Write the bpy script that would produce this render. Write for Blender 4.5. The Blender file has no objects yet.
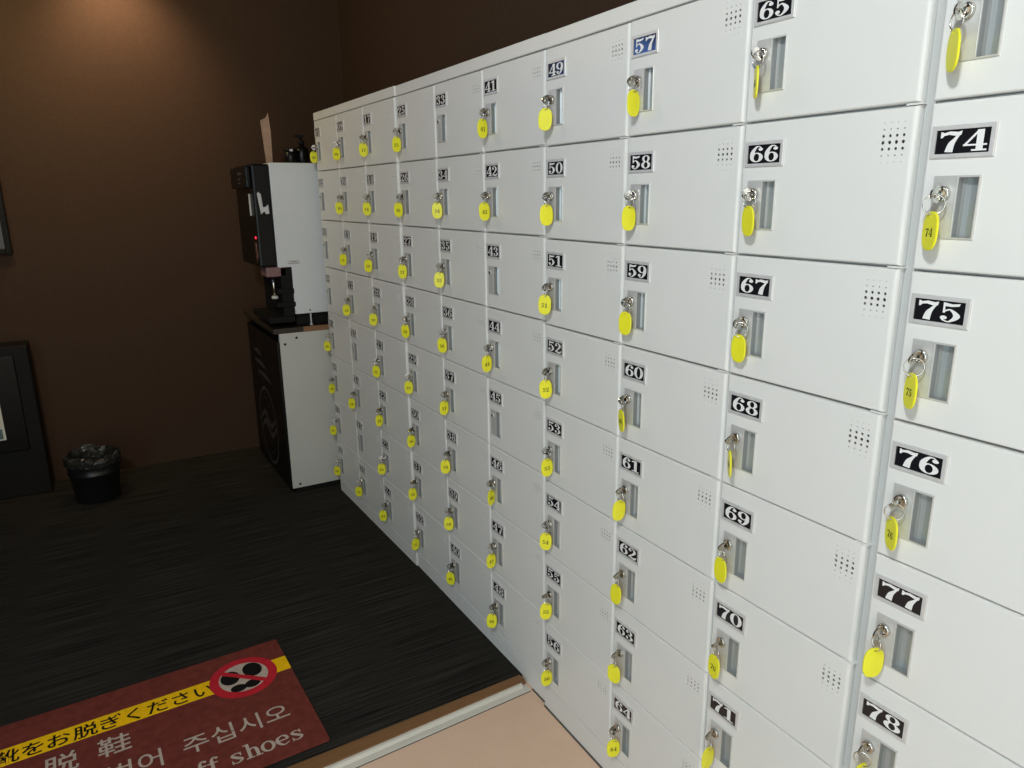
import bpy, bmesh, math, random
from mathutils import Vector, Matrix

random.seed(7)
PI = math.pi
SC = bpy.context.scene
COL = SC.collection

# ------------------------------------------------------------------ camera
cam_d = bpy.data.cameras.new('camera')
cam_d.sensor_width = 36.0
cam_d.lens = 36.0 * 725.98 / 1024.0
cam_d.clip_start = 0.02
cam = bpy.data.objects.new('camera', cam_d)
COL.objects.link(cam)
RX = Vector((0.50636106, 0.86226325, -0.01002813))
UX = Vector((-0.21101097, 0.13517437, 0.96809207))
FX = Vector((-0.83610577, 0.48808808, -0.25039404))
cam.matrix_world = Matrix(((RX.x, UX.x, -FX.x, 1.49211),
                           (RX.y, UX.y, -FX.y, -0.96759),
                           (RX.z, UX.z, -FX.z, 1.40834),
                           (0, 0, 0, 1)))
SC.camera = cam

# ------------------------------------------------------------------ world, lamps, exposure
SC.view_settings.view_transform = 'Standard'
SC.view_settings.look = 'None'
SC.view_settings.gamma = 1.0
SC.view_settings.use_curve_mapping = False
SC.view_settings.exposure = 0.0
W = bpy.data.worlds.new('world')
SC.world = W
W.use_nodes = True
W.node_tree.nodes['Background'].inputs[0].default_value = (0.80, 0.85, 1.0, 1)
W.node_tree.nodes['Background'].inputs[1].default_value = 0.02


def area(name, loc, size, power, col, size_y=None, rot=(0, 0, 0), spread=PI):
    d = bpy.data.lights.new(name, 'AREA')
    d.shape = 'RECTANGLE'
    d.size = size
    d.size_y = size_y or size
    d.energy = power
    d.color = col
    d.spread = spread
    o = bpy.data.objects.new(name, d)
    o.location = loc
    o.rotation_euler = rot
    COL.objects.link(o)
    return o


def spot(name, loc, power, col, angle, blend, target, radius=0.05):
    d = bpy.data.lights.new(name, 'SPOT')
    d.energy = power
    d.color = col
    d.spot_size = math.radians(angle)
    d.spot_blend = blend
    d.shadow_soft_size = radius
    o = bpy.data.objects.new(name, d)
    o.location = loc
    o.rotation_euler = (Vector(target) - Vector(loc)).to_track_quat('-Z', 'Y').to_euler()
    COL.objects.link(o)
    return o


def bulb(name, loc, power, col, radius):
    d = bpy.data.lights.new(name, 'POINT')
    d.energy = power
    d.color = col
    d.shadow_soft_size = radius
    o = bpy.data.objects.new(name, d)
    o.location = loc
    COL.objects.link(o)
    return o


# assumed daylight: area lamp added in an assumed entrance opening behind the camera, and an added warm fill in the other opening
area('assumed_entrance_light', (2.30, -2.72, 1.10), 1.8, 43.0, (0.70, 0.92, 1.0), 2.0, (PI / 2, 0, 0))
area('warm_fill_light', (3.38, -1.30, 1.10), 1.8, 18.0, (1.0, 0.84, 0.60), 2.0, (PI / 2, 0, PI / 2))
bulb('assumed_ceiling_lamp', (1.60, -1.50, 2.42), 90.0, (0.96, 0.99, 1.0), 0.09)  # assumed overhead lamp, out of view
bulb('assumed_corner_lamp', (-1.90, -1.30, 2.40), 21.0, (1.0, 0.76, 0.32), 0.07)  # assumed unseen lamp that warms the far lockers
spot('assumed_wall_downlight', (-2.42, -0.70, 2.57), 36.0, (1.0, 0.68, 0.41), 95, 1.0, (-2.72, -0.68, 2.0), 0.06)  # assumed unseen spot for the warm pool of light on the back wall

# ------------------------------------------------------------------ materials


def mat(name, col, rough=0.5, metal=0.0, bump=None, var=None, spec=0.5, coat=0.0, emis=None, trans=0.0):
    m = bpy.data.materials.new(name)
    m.use_nodes = True
    nt = m.node_tree
    b = nt.nodes['Principled BSDF']
    b.inputs['Base Color'].default_value = (*col, 1)
    b.inputs['Roughness'].default_value = rough
    b.inputs['Metallic'].default_value = metal
    b.inputs['Specular IOR Level'].default_value = spec
    b.inputs['Coat Weight'].default_value = coat
    b.inputs['Transmission Weight'].default_value = trans
    if emis:
        b.inputs['Emission Color'].default_value = (*emis[0], 1)
        b.inputs['Emission Strength'].default_value = emis[1]
    tc = nt.nodes.new('ShaderNodeTexCoord')
    if bump or var:
        mp = nt.nodes.new('ShaderNodeMapping')
        nt.links.new(tc.outputs['Object'], mp.inputs[0])
    if var:   # (scale xyz, amount)
        mp.inputs['Scale'].default_value = var[0]
        n = nt.nodes.new('ShaderNodeTexNoise')
        n.inputs['Scale'].default_value = 1.0
        n.inputs['Detail'].default_value = 4
        nt.links.new(mp.outputs[0], n.inputs['Vector'])
        r = nt.nodes.new('ShaderNodeMapRange')
        r.inputs['From Min'].default_value = 0.3
        r.inputs['From Max'].default_value = 0.7
        r.inputs['To Min'].default_value = 1 - var[1]
        r.inputs['To Max'].default_value = 1 + var[1]
        nt.links.new(n.outputs['Fac'], r.inputs['Value'])
        mx = nt.nodes.new('ShaderNodeVectorMath')
        mx.operation = 'SCALE'
        mx.inputs[0].default_value = col
        nt.links.new(r.outputs[0], mx.inputs['Scale'])
        nt.links.new(mx.outputs[0], b.inputs['Base Color'])
    if bump:  # (scale, strength, distance)
        n2 = nt.nodes.new('ShaderNodeTexNoise')
        n2.inputs['Scale'].default_value = bump[0]
        n2.inputs['Detail'].default_value = 3
        nt.links.new(tc.outputs['Object'], n2.inputs['Vector'])
        bp = nt.nodes.new('ShaderNodeBump')
        bp.inputs['Strength'].default_value = bump[1]
        bp.inputs['Distance'].default_value = bump[2]
        nt.links.new(n2.outputs['Fac'], bp.inputs['Height'])
        nt.links.new(bp.outputs[0], b.inputs['Normal'])
    return m


M = {}
M['paint'] = mat('locker_paint', (0.74, 0.745, 0.73), 0.42, bump=(9, 0.12, 0.004), var=((3, 3, 3), 0.015))
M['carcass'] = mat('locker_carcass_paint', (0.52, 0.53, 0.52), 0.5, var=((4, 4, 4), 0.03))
M['inner_shade'] = mat('locker_inside_shade', (0.10, 0.10, 0.10), 0.8, var=((6, 6, 6), 0.1))
M['alu'] = mat('plate_frame_aluminium', (0.66, 0.66, 0.66), 0.45, 0.30, var=((60, 4, 60), 0.05))
M['black'] = mat('plate_black', (0.010, 0.010, 0.013), 0.12, var=((9, 9, 9), 0.2))
M['digit'] = mat('plate_digit_white', (0.80, 0.80, 0.80), 0.35, var=((9, 9, 9), 0.02))
M['satin'] = mat('lock_plate_satin_steel', (0.60, 0.60, 0.585), 0.42, 0.30, var=((5, 5, 120), 0.05))
M['recess'] = mat('pull_recess_steel', (0.36, 0.38, 0.385), 0.36, 0.45, var=((120, 5, 5), 0.08))
M['chrome'] = mat('key_nickel', (0.66, 0.64, 0.60), 0.22, 1.0, var=((40, 40, 40), 0.08))
M['keyhole'] = mat('keyhole_dark', (0.02, 0.02, 0.02), 0.6, var=((40, 40, 40), 0.1))
M['tag'] = mat('yellow_tag_plastic', (0.82, 0.80, 0.03), 0.38, var=((30, 30, 30), 0.04))
M['taghole'] = mat('tag_ink', (0.06, 0.055, 0.01), 0.5, var=((30, 30, 30), 0.1))
M['wall'] = mat('brown_wallpaper', (0.056, 0.032, 0.0195), 0.75, bump=(220, 0.2, 0.002), var=((70, 70, 70), 0.07), spec=0.2)
M['wall2'] = mat('dark_brown_wallpaper', (0.056, 0.032, 0.0195), 0.75, bump=(220, 0.2, 0.002), var=((70, 70, 70), 0.07), spec=0.2)
M['ceil'] = mat('dark_ceiling', (0.10, 0.085, 0.07), 0.9, var=((5, 5, 5), 0.06))
M['base'] = mat('baseboard_dark', (0.018, 0.014, 0.012), 0.5, var=((3, 40, 3), 0.1))
M['nosing'] = mat('brown_nosing', (0.20, 0.095, 0.035), 0.5, var=((60, 4, 60), 0.12))
M['whitealu'] = mat('white_aluminium_strip', (0.66, 0.64, 0.58), 0.4, 0.1, var=((40, 5, 40), 0.06))
M['grey'] = mat('machine_grey_panel', (0.71, 0.74, 0.76), 0.36, var=((4, 4, 4), 0.03))
M['white_panel'] = mat('cabinet_white_panel', (0.58, 0.575, 0.54), 0.5, var=((4, 4, 4), 0.03))
M['gloss_black'] = mat('machine_black_plastic', (0.004, 0.004, 0.0045), 0.33, var=((10, 10, 10), 0.15), spec=0.25)
M['matt_black'] = mat('machine_matt_black', (0.008, 0.0075, 0.0075), 0.6, var=((10, 10, 10), 0.15), spec=0.2)
M['machine_bay'] = mat('machine_bay_black', (0.007, 0.007, 0.007), 0.7, var=((10, 10, 10), 0.15), spec=0.2)
M['darkwood'] = mat('dark_wood_top', (0.030, 0.022, 0.017), 0.4, var=((4, 60, 60), 0.25))
M['rawwood'] = mat('raw_wood_edge', (0.26, 0.13, 0.06), 0.55, var=((60, 5, 90), 0.2))
M['cardbrown'] = mat('brown_card', (0.42, 0.27, 0.19), 0.7, var=((25, 25, 25), 0.12))
M['whiteplastic'] = mat('white_plastic', (0.60, 0.60, 0.60), 0.35, var=((20, 20, 20), 0.05))
M['faint'] = mat('faint_grey_print', (0.055, 0.055, 0.055), 0.45, var=((20, 20, 20), 0.2))
M['pink'] = mat('pinkish_nozzle', (0.22, 0.12, 0.12), 0.45, var=((20, 20, 20), 0.1))
M['ledred'] = mat('red_led', (0.5, 0.01, 0.02), 0.3, emis=((1.0, 0.03, 0.08), 1.2), var=((20, 20, 20), 0.05))
M['screen'] = mat('assumed_blue_screen', (0.01, 0.02, 0.05), 0.2, emis=((0.16, 0.36, 1.0), 6.0), var=((5, 5, 5), 0.05))
M['sealant_shadow'] = mat('dark_sealant_shadow', (0.10, 0.085, 0.075), 0.7, var=((30, 30, 30), 0.15))
M['copper'] = mat('copper_brown', (0.16, 0.08, 0.05), 0.4, 0.3, var=((20, 20, 20), 0.1))
M['bin'] = mat('bin_black', (0.010, 0.010, 0.011), 0.35, var=((10, 10, 10), 0.2))
M['bag'] = mat('clear_bag', (0.025, 0.025, 0.023), 0.14, var=((30, 30, 30), 0.25), bump=(60, 0.8, 0.01), coat=0.3)
M['matred'] = mat('mat_maroon_pile', (0.165, 0.038, 0.029), 0.95, bump=(700, 0.6, 0.002), var=((45, 45, 45), 0.16), spec=0.1)
M['matyellow'] = mat('mat_yellow_pile', (0.95, 0.57, 0.006), 0.95, bump=(700, 0.5, 0.002), var=((90, 90, 90), 0.08), spec=0.1)
M['matcircle'] = mat('mat_red_pile', (0.52, 0.022, 0.036), 0.95, bump=(700, 0.5, 0.002), var=((90, 90, 90), 0.08), spec=0.1)
M['matwhite'] = mat('mat_offwhite_pile', (0.50, 0.42, 0.36), 0.95, bump=(700, 0.5, 0.002), var=((90, 90, 90), 0.08), spec=0.1)
M['matblack'] = mat('mat_black_pile', (0.010, 0.009, 0.008), 0.95, bump=(700, 0.5, 0.002), var=((90, 90, 90), 0.1), spec=0.1)
M['boardgrey'] = mat('board_grey_face', (0.06, 0.062, 0.072), 0.4, var=((5, 5, 5), 0.1))
M['posterwhite'] = mat('poster_white', (0.75, 0.74, 0.66), 0.5, var=((5, 5, 5), 0.04))
M['posterteal'] = mat('poster_teal', (0.10, 0.17, 0.19), 0.5, var=((5, 5, 5), 0.08))


def carpet_mat():
    m = bpy.data.materials.new('ribbed_charcoal_carpet')
    m.use_nodes = True
    nt = m.node_tree
    N, L = nt.nodes, nt.links
    b = N['Principled BSDF']
    b.inputs['Roughness'].default_value = 0.95
    b.inputs['Specular IOR Level'].default_value = 0.12
    tc = N.new('ShaderNodeTexCoord')
    mp = N.new('ShaderNodeMapping')
    mp.inputs['Scale'].default_value = (150, 3.0, 1)
    L.new(tc.outputs['Object'], mp.inputs[0])
    n = N.new('ShaderNodeTexNoise')
    n.inputs['Scale'].default_value = 1
    n.inputs['Detail'].default_value = 3
    n.inputs['Roughness'].default_value = 0.6
    L.new(mp.outputs[0], n.inputs['Vector'])
    mp2 = N.new('ShaderNodeMapping')
    mp2.inputs['Scale'].default_value = (900, 260, 1)
    L.new(tc.outputs['Object'], mp2.inputs[0])
    n2 = N.new('ShaderNodeTexNoise')
    n2.inputs['Scale'].default_value = 1
    n2.inputs['Detail'].default_value = 1
    L.new(mp2.outputs[0], n2.inputs['Vector'])
    add = N.new('ShaderNodeMath')
    add.operation = 'MULTIPLY_ADD'
    add.inputs[1].default_value = 0.25
    L.new(n2.outputs['Fac'], add.inputs[0])
    L.new(n.outputs['Fac'], add.inputs[2])
    r = N.new('ShaderNodeValToRGB')
    r.color_ramp.elements[0].position = 0.45
    r.color_ramp.elements[0].color = (0.007, 0.0065, 0.0058, 1)
    r.color_ramp.elements[1].position = 0.82
    r.color_ramp.elements[1].color = (0.038, 0.0365, 0.0315, 1)
    L.new(add.outputs[0], r.inputs[0])
    L.new(r.outputs[0], b.inputs['Base Color'])
    bp = N.new('ShaderNodeBump')
    bp.inputs['Strength'].default_value = 0.5
    bp.inputs['Distance'].default_value = 0.002
    L.new(add.outputs[0], bp.inputs['Height'])
    L.new(bp.outputs[0], b.inputs['Normal'])
    return m


def floor_mat():
    m = bpy.data.materials.new('pinkish_beige_vinyl')
    m.use_nodes = True
    nt = m.node_tree
    N, L = nt.nodes, nt.links
    b = N['Principled BSDF']
    b.inputs['Roughness'].default_value = 0.55
    tc = N.new('ShaderNodeTexCoord')
    n = N.new('ShaderNodeTexNoise')
    n.inputs['Scale'].default_value = 260
    n.inputs['Detail'].default_value = 2
    L.new(tc.outputs['Object'], n.inputs['Vector'])
    n2 = N.new('ShaderNodeTexNoise')
    n2.inputs['Scale'].default_value = 12
    L.new(tc.outputs['Object'], n2.inputs['Vector'])
    add = N.new('ShaderNodeMath')
    add.operation = 'MULTIPLY_ADD'
    add.inputs[1].default_value = 0.35
    L.new(n2.outputs['Fac'], add.inputs[0])
    L.new(n.outputs['Fac'], add.inputs[2])
    r = N.new('ShaderNodeValToRGB')
    r.color_ramp.elements[0].position = 0.42
    r.color_ramp.elements[0].color = (0.73, 0.505, 0.365, 1)
    r.color_ramp.elements[1].position = 0.95
    r.color_ramp.elements[1].color = (0.82, 0.60, 0.455, 1)
    L.new(add.outputs[0], r.inputs[0])
    # sparse dark scuffs
    v = N.new('ShaderNodeTexVoronoi')
    v.inputs['Scale'].default_value = 9
    L.new(tc.outputs['Object'], v.inputs['Vector'])
    lt = N.new('ShaderNodeMath')
    lt.operation = 'LESS_THAN'
    lt.inputs[1].default_value = 0.045
    L.new(v.outputs['Distance'], lt.inputs[0])
    mx = N.new('ShaderNodeMix')
    mx.data_type = 'RGBA'
    mx.inputs[7].default_value = (0.20, 0.10, 0.06, 1)
    m3 = N.new('ShaderNodeMath')
    m3.operation = 'MULTIPLY'
    m3.inputs[1].default_value = 0.45
    L.new(lt.outputs[0], m3.inputs[0])
    L.new(m3.outputs[0], mx.inputs[0])
    L.new(r.outputs[0], mx.inputs[6])
    L.new(mx.outputs[2], b.inputs['Base Color'])
    return m


M['carpet'] = carpet_mat()
M['floor'] = floor_mat()

# ------------------------------------------------------------------ mesh helpers


class MB:
    """collects faces with per-face material slots"""

    def __init__(self, *mats):
        self.bm = bmesh.new()
        self.mats = mats

    def face(self, pts, mi=0):
        vs = [self.bm.verts.new(p) for p in pts]
        try:
            f = self.bm.faces.new(vs)
            f.material_index = mi
            return f
        except ValueError:
            return None

    def box(self, x0, x1, y0, y1, z0, z1, mi=0, bevel=0.0, seg=2):
        b = bmesh.new()
        bmesh.ops.create_cube(b, size=1.0)
        for v in b.verts:
            v.co = Vector(((x0 + x1) / 2 + v.co.x * (x1 - x0), (y0 + y1) / 2 + v.co.y * (y1 - y0),
                           (z0 + z1) / 2 + v.co.z * (z1 - z0)))
        if bevel:
            bmesh.ops.bevel(b, geom=b.edges[:], offset=bevel, segments=seg, affect='EDGES', profile=0.5)
        self.merge(b, mi)

    def merge(self, b, mi=0):
        mp = {}
        for v in b.verts:
            mp[v] = self.bm.verts.new(v.co)
        for f in b.faces:
            g = self.bm.faces.new([mp[v] for v in f.verts])
            g.material_index = mi
            g.smooth = f.smooth
        b.free()

    def prism(self, poly, axis, a, b, mi=0, bevel=0.0):
        """poly of 2-D points extruded along axis ('x','y','z') from a to b"""
        t = bmesh.new()

        def P(u, v, w):
            return {'x': (w, u, v), 'y': (u, w, v), 'z': (u, v, w)}[axis]
        lo = [t.verts.new(P(u, v, a)) for u, v in poly]
        hi = [t.verts.new(P(u, v, b)) for u, v in poly]
        n = len(poly)
        t.faces.new(lo)
        t.faces.new(hi[::-1])
        for i in range(n):
            t.faces.new((lo[i], hi[i], hi[(i + 1) % n], lo[(i + 1) % n]))
        bmesh.ops.recalc_face_normals(t, faces=t.faces[:])
        if bevel:
            bmesh.ops.bevel(t, geom=t.edges[:], offset=bevel, segments=2, affect='EDGES', profile=0.5)
        self.merge(t, mi)

    def tube(self, pts, r, n=10, mi=0, closed=False, cap=True):
        pts = [Vector(p) for p in pts]
        rings = []
        k = len(pts)
        rr = r if isinstance(r, (list, tuple)) else [r] * k
        up = None
        for i in range(k):
            if closed:
                d = pts[(i + 1) % k] - pts[i - 1]
            else:
                d = pts[min(i + 1, k - 1)] - pts[max(i - 1, 0)]
            d.normalize()
            if up is None:
                up = d.orthogonal()
            up = (up - d * up.dot(d)).normalized()
            s = d.cross(up)
            rings.append([self.bm.verts.new(pts[i] + (up * math.cos(2 * PI * j / n) + s * math.sin(2 * PI * j / n)) * rr[i]) for j in range(n)])
        for i in range(k if closed else k - 1):
            A, B = rings[i], rings[(i + 1) % k]
            for j in range(n):
                f = self.bm.faces.new((A[j], A[(j + 1) % n], B[(j + 1) % n], B[j]))
                f.material_index = mi
                f.smooth = True
        if cap and not closed:
            for R_, rev in ((rings[0], True), (rings[-1], False)):
                f = self.bm.faces.new(R_[::-1] if rev else R_)
                f.material_index = mi

    def lathe(self, prof, center, n=32, mi=0, axis='z', smooth=True, cap0=True, cap1=True):
        """prof: (radius, height) list around an axis through center"""
        cx, cy, cz = center
        rings = []
        for r, h in prof:
            ring = []
            for j in range(n):
                a = 2 * PI * j / n
                u, v = r * math.cos(a), r * math.sin(a)
                p = (cx + u, cy + v, cz + h) if axis == 'z' else ((cx + u, cy + h, cz + v) if axis == 'y' else (cx + h, cy + u, cz + v))
                ring.append(self.bm.verts.new(p))
            rings.append(ring)
        for A, B in zip(rings[:-1], rings[1:]):
            for j in range(n):
                f = self.bm.faces.new((A[j], A[(j + 1) % n], B[(j + 1) % n], B[j]))
                f.material_index = mi
                f.smooth = smooth
        if cap0:
            self.bm.faces.new(rings[0][::-1]).material_index = mi
        if cap1:
            self.bm.faces.new(rings[-1]).material_index = mi

    def data(self, name, recalc=True):
        me = bpy.data.meshes.new(name)
        if recalc:
            bmesh.ops.recalc_face_normals(self.bm, faces=self.bm.faces[:])
        self.bm.to_mesh(me)
        self.bm.free()
        for m in self.mats:
            me.materials.append(M[m])
        return me

    def obj(self, name, parent=None, loc=None, recalc=True):
        return link(name, self.data(name, recalc), parent, loc)


def link(name, me, parent=None, loc=None):
    o = bpy.data.objects.new(name, me)
    COL.objects.link(o)
    if parent is not None:
        o.parent = parent
    if loc is not None:
        o.location = loc
    return o


def thing(name, label, cat, loc=(0, 0, 0), rz=0.0, group=None):
    o = bpy.data.objects.new(name, None)
    COL.objects.link(o)
    o.empty_display_size = 0.05
    o.location = loc
    o.rotation_euler = (0, 0, rz)
    tag(o, label, cat, group)
    return o


def tag(o, label, cat, group=None):
    o['label'] = label
    o['category'] = cat
    if group:
        o['group'] = group
    return o


def struct(o):
    o['kind'] = 'structure'
    return o


# ------------------------------------------------------------------ heavy slab-serif glyphs (strokes of varying width)


def crom(pts, n=6):
    out = []
    P = [pts[0]] + list(pts) + [pts[-1]]
    for i in range(1, len(P) - 2):
        for k in range(n):
            t = k / n
            out.append(tuple(0.5 * ((2 * P[i][c]) + (-P[i - 1][c] + P[i + 1][c]) * t +
                                    (2 * P[i - 1][c] - 5 * P[i][c] + 4 * P[i + 1][c] - P[i + 2][c]) * t * t +
                                    (-P[i - 1][c] + 3 * P[i][c] - 3 * P[i + 1][c] + P[i + 2][c]) * t ** 3) for c in range(3)))
    out.append(tuple(pts[-1]))
    return out


def ribbon(pts, n=6, smooth=True):
    c = crom(pts, n) if smooth else pts
    L, Rr = [], []
    for i, (x, y, w) in enumerate(c):
        a, b = c[max(i - 1, 0)], c[min(i + 1, len(c) - 1)]
        dx, dy = b[0] - a[0], b[1] - a[1]
        d = math.hypot(dx, dy) or 1
        L.append((x - dy / d * w / 2, y + dx / d * w / 2))
        Rr.append((x + dy / d * w / 2, y - dx / d * w / 2))
    return [[L[i], Rr[i], Rr[i + 1], L[i + 1]] for i in range(len(c) - 1)]


def disc(cx, cy, r, n=12, ry=None):
    return [[(cx + r * math.cos(2 * PI * k / n), cy + (ry or r) * math.sin(2 * PI * k / n)) for k in range(n)]]


def ringp(cx, cy, rx, ry, ix, iy, n=24):
    o = []
    for k in range(n):
        a, b = 2 * PI * k / n, 2 * PI * (k + 1) / n
        o.append([(cx + rx * math.cos(a), cy + ry * math.sin(a)), (cx + rx * math.cos(b), cy + ry * math.sin(b)),
                  (cx + ix * math.cos(b), cy + iy * math.sin(b)), (cx + ix * math.cos(a), cy + iy * math.sin(a))])
    return o


def rect(x0, x1, y0, y1):
    return [[(x0, y0), (x1, y0), (x1, y1), (x0, y1)]]


def glyph(ch):
    g = []
    if ch == '0':
        g += ringp(.32, .5, .31, .5, .13, .44)
    elif ch == '1':
        g += rect(.23, .42, 0, 1) + rect(.06, .58, 0, .08) + [[(.05, .80), (.23, .86), (.23, 1.0), (.05, .87)]]
    elif ch == '2':
        g += disc(.14, .74, .105) + ribbon([(.06, .78, .05), (.14, .92, .06), (.31, .97, .07), (.49, .74, .18), (.36, .44, .13), (.06, .10, .07)])
        g += ribbon([(.03, .10, .06), (.16, .12, .15), (.34, .06, .15), (.50, .09, .15), (.60, .26, .05)])
    elif ch == '3':
        g += disc(.14, .77, .10) + ribbon([(.07, .80, .05), (.15, .93, .06), (.31, .97, .07), (.46, .76, .17), (.34, .56, .07), (.20, .54, .06)])
        g += ribbon([(.20, .53, .06), (.36, .51, .08), (.50, .27, .19), (.31, .03, .07), (.14, .07, .06), (.06, .20, .05)]) + disc(.14, .21, .10)
    elif ch == '4':
        g += rect(.36, .54, 0, 1) + rect(.25, .64, 0, .08) + ribbon([(.41, .97, .07), (.06, .29, .07)], smooth=False) + rect(.02, .64, .25, .33)
        g += [[(.40, 1.0), (.36, .9), (.45, .9), (.54, 1.0)]]
    elif ch == '5':
        g += [[(.12, 1.0), (.12, .82), (.34, .80), (.54, .86), (.57, 1.0), (.36, .94)]] + rect(.10, .16, .46, 1.0)
        g += ribbon([(.11, .49, .05), (.20, .60, .07), (.33, .63, .08), (.50, .33, .19), (.31, .03, .07), (.14, .07, .06), (.06, .20, .05)]) + disc(.14, .21, .10)
    elif ch in '69':
        g += ringp(.33, .30, .29, .30, .12, .24)
        g += ribbon([(.12, .28, .17), (.15, .62, .18), (.30, .93, .10), (.43, .97, .06), (.53, .88, .05)]) + disc(.50, .80, .10)
        if ch == '9':
            g = [[(.64 - x, 1 - y) for x, y in p] for p in g]
    elif ch == '7':
        g += [[(.05, .98), (.05, .70), (.10, .70), (.15, .80), (.28, .84), (.44, .78), (.60, .80), (.62, 1.0), (.52, .95), (.30, 1.0), (.14, .93), (.10, .98)]]
        g += ribbon([(.59, .93, .06), (.47, .66, .10), (.36, .38, .18), (.31, .0, .22)])
    elif ch == '8':
        g += ringp(.32, .745, .245, .255, .10, .20) + ringp(.32, .275, .29, .275, .115, .215)
    elif ch == 's':
        g += ribbon([(.48, .58, .05), (.30, .67, .06), (.12, .56, .12), (.30, .37, .15), (.48, .19, .13), (.28, .03, .06), (.08, .13, .05)])
        g += rect(.44, .50, .46, .69) + rect(.06, .12, .01, .24)
    elif ch == 'h':
        g += rect(.10, .24, 0, 1) + rect(.0, .34, 0, .07) + rect(.0, .2, .93, 1) + ribbon([(.20, .50, .06), (.32, .64, .07), (.48, .52, .14), (.50, .0, .14)]) + rect(.38, .68, 0, .07)
    elif ch == 'o':
        g += ringp(.32, .35, .31, .36, .16, .28)
    elif ch == 'e':
        g += ribbon([(.10, .37, .08), (.56, .37, .07)], smooth=False) + ribbon([(.55, .38, .13), (.48, .60, .12), (.32, .67, .07), (.13, .55, .13), (.10, .30, .15), (.30, .04, .08), (.56, .14, .05)])
    elif ch == 'f':
        g += rect(.12, .26, 0, .85) + rect(.0, .40, 0, .07) + rect(.0, .42, .60, .68) + ribbon([(.19, .78, .14), (.24, .95, .10), (.38, .97, .07)]) + disc(.40, .91, .07)
    elif ch == 't':
        g += rect(.12, .25, .1, .9) + rect(.0, .40, .60, .68) + ribbon([(.185, .2, .13), (.22, .05, .1), (.32, .03, .06), (.42, .12, .05)])
    elif ch == 'a':
        g += ribbon([(.10, .52, .08), (.26, .67, .07), (.42, .54, .13), (.43, .08, .13), (.56, .03, .05)]) + ringp(.27, .19, .22, .19, .10, .12) + disc(.12, .52, .07)
    elif ch == 'k':
        g += rect(.10, .24, 0, 1) + rect(.0, .34, 0, .07) + rect(.0, .2, .93, 1) + ribbon([(.22, .28, .06), (.54, .66, .06)], smooth=False) + ribbon([(.34, .40, .14), (.56, .03, .14)], smooth=False) + rect(.42, .70, 0, .07) + rect(.42, .66, .62, .68)
    return g


def put_glyphs(mb, text, place, mi, adv=.64, out=(0, 0, 1)):
    """place(x, y) -> 3-D point; glyph box 1 high, adv wide"""
    x0 = 0.0
    for ch in text:
        if ch != ' ':
            for i, p in enumerate(glyph(ch)):     # overlapping strokes lie a few microns apart
                e = Vector(out) * (4e-6 * (i % 40))
                mb.face([Vector(place(x0 + x, y)) + e for x, y in p], mi)
        x0 += adv if ch not in 'ft ' else (.46 if ch in 'ft' else .4)
    return x0


def text_faces(mb, body, size, place, mi, bold=0.0):
    """the program's own built-in lettering, turned into faces: place(x, y) -> 3-D point"""
    c = bpy.data.curves.new('lettering_source', 'FONT')
    c.body = body
    c.size = 1.0
    c.offset = bold
    c.resolution_u = 3
    o = bpy.data.objects.new('lettering_source', c)
    COL.objects.link(o)
    bpy.context.view_layer.update()
    dg = bpy.context.evaluated_depsgraph_get()
    ev = o.evaluated_get(dg)
    me = ev.to_mesh()
    vs = [mb.bm.verts.new(place(v.co.x * size, v.co.y * size)) for v in me.vertices]
    for p in me.polygons:
        try:
            f = mb.bm.faces.new([vs[i] for i in p.vertices])
            f.material_index = mi
        except ValueError:
            pass
    xs = [v.co.x for v in me.vertices]
    ev.to_mesh_clear()
    bpy.data.objects.remove(o)
    bpy.data.curves.remove(c)
    return (min(xs), max(xs)) if xs else (0, 0)


# ------------------------------------------------------------------ room shell
def slab(name, x0, x1, y0, y1, z0, z1, m):
    mb = MB(m)
    mb.box(x0, x1, y0, y1, z0, z1)
    return struct(mb.obj(name))


YL, XF = -2.75, 3.42          # planes of the wall opposite the lockers and of the wall behind the camera
slab('floor', -2.72, XF, YL, 0.42, -0.05, 0.0, 'floor')
mb = MB('carpet')
mb.prism([(-2.72, 0.42), (-2.72, YL), (-0.1385 - YL * 0.0165, YL), (-0.1385, 0.0), (-0.1385, 0.42)], 'z', 0.0, 0.012)
struct(mb.obj('carpet_platform'))
slab('wall_back', -2.80, -2.72, YL, 0.50, 0.0, 2.62, 'wall')
slab('wall_right', -2.72, XF, 0.42, 0.50, 0.0, 2.62, 'wall2')
mb = MB('wall2')
mb.box(-2.72, 1.36, YL - .08, YL, 0.0, 2.62)
mb.box(3.24, XF, YL - .08, YL, 0.0, 2.62)
mb.box(1.36, 3.24, YL - .08, YL, 2.14, 2.62)
struct(mb.obj('wall_left'))  # leaves the assumed entrance opening free
mb = MB('wall2')
mb.box(XF, XF + .08, YL - .08, -2.24, 0.0, 2.62)
mb.box(XF, XF + .08, -0.36, 0.50, 0.0, 2.62)
mb.box(XF, XF + .08, -2.24, -0.36, 2.14, 2.62)
struct(mb.obj('wall_front'))  # with an opening added for the warm fill
mb = MB('alu')
for a, b, c, d in ((1.36, 1.40, 0.0, 2.14), (3.20, 3.24, 0.0, 2.14), (1.40, 3.20, 2.10, 2.14)):
    mb.box(a, b, YL - .075, YL + .01, c, d, 0, 0.003)
struct(mb.obj('assumed_door_1'))  # frame of the assumed entrance opening, unseen
mb = MB('alu')
for a, b, c, d in ((-2.24, -2.20, 0.0, 2.14), (-0.40, -0.36, 0.0, 2.14), (-2.20, -0.40, 2.10, 2.14)):
    mb.box(XF - .01, XF + .075, a, b, c, d, 0, 0.003)
struct(mb.obj('added_door_2'))  # frame of the added opening that holds the added warm fill
slab('ceiling', -2.80, XF + .08, YL - .08, 0.50, 2.62, 2.70, 'ceil')


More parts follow.
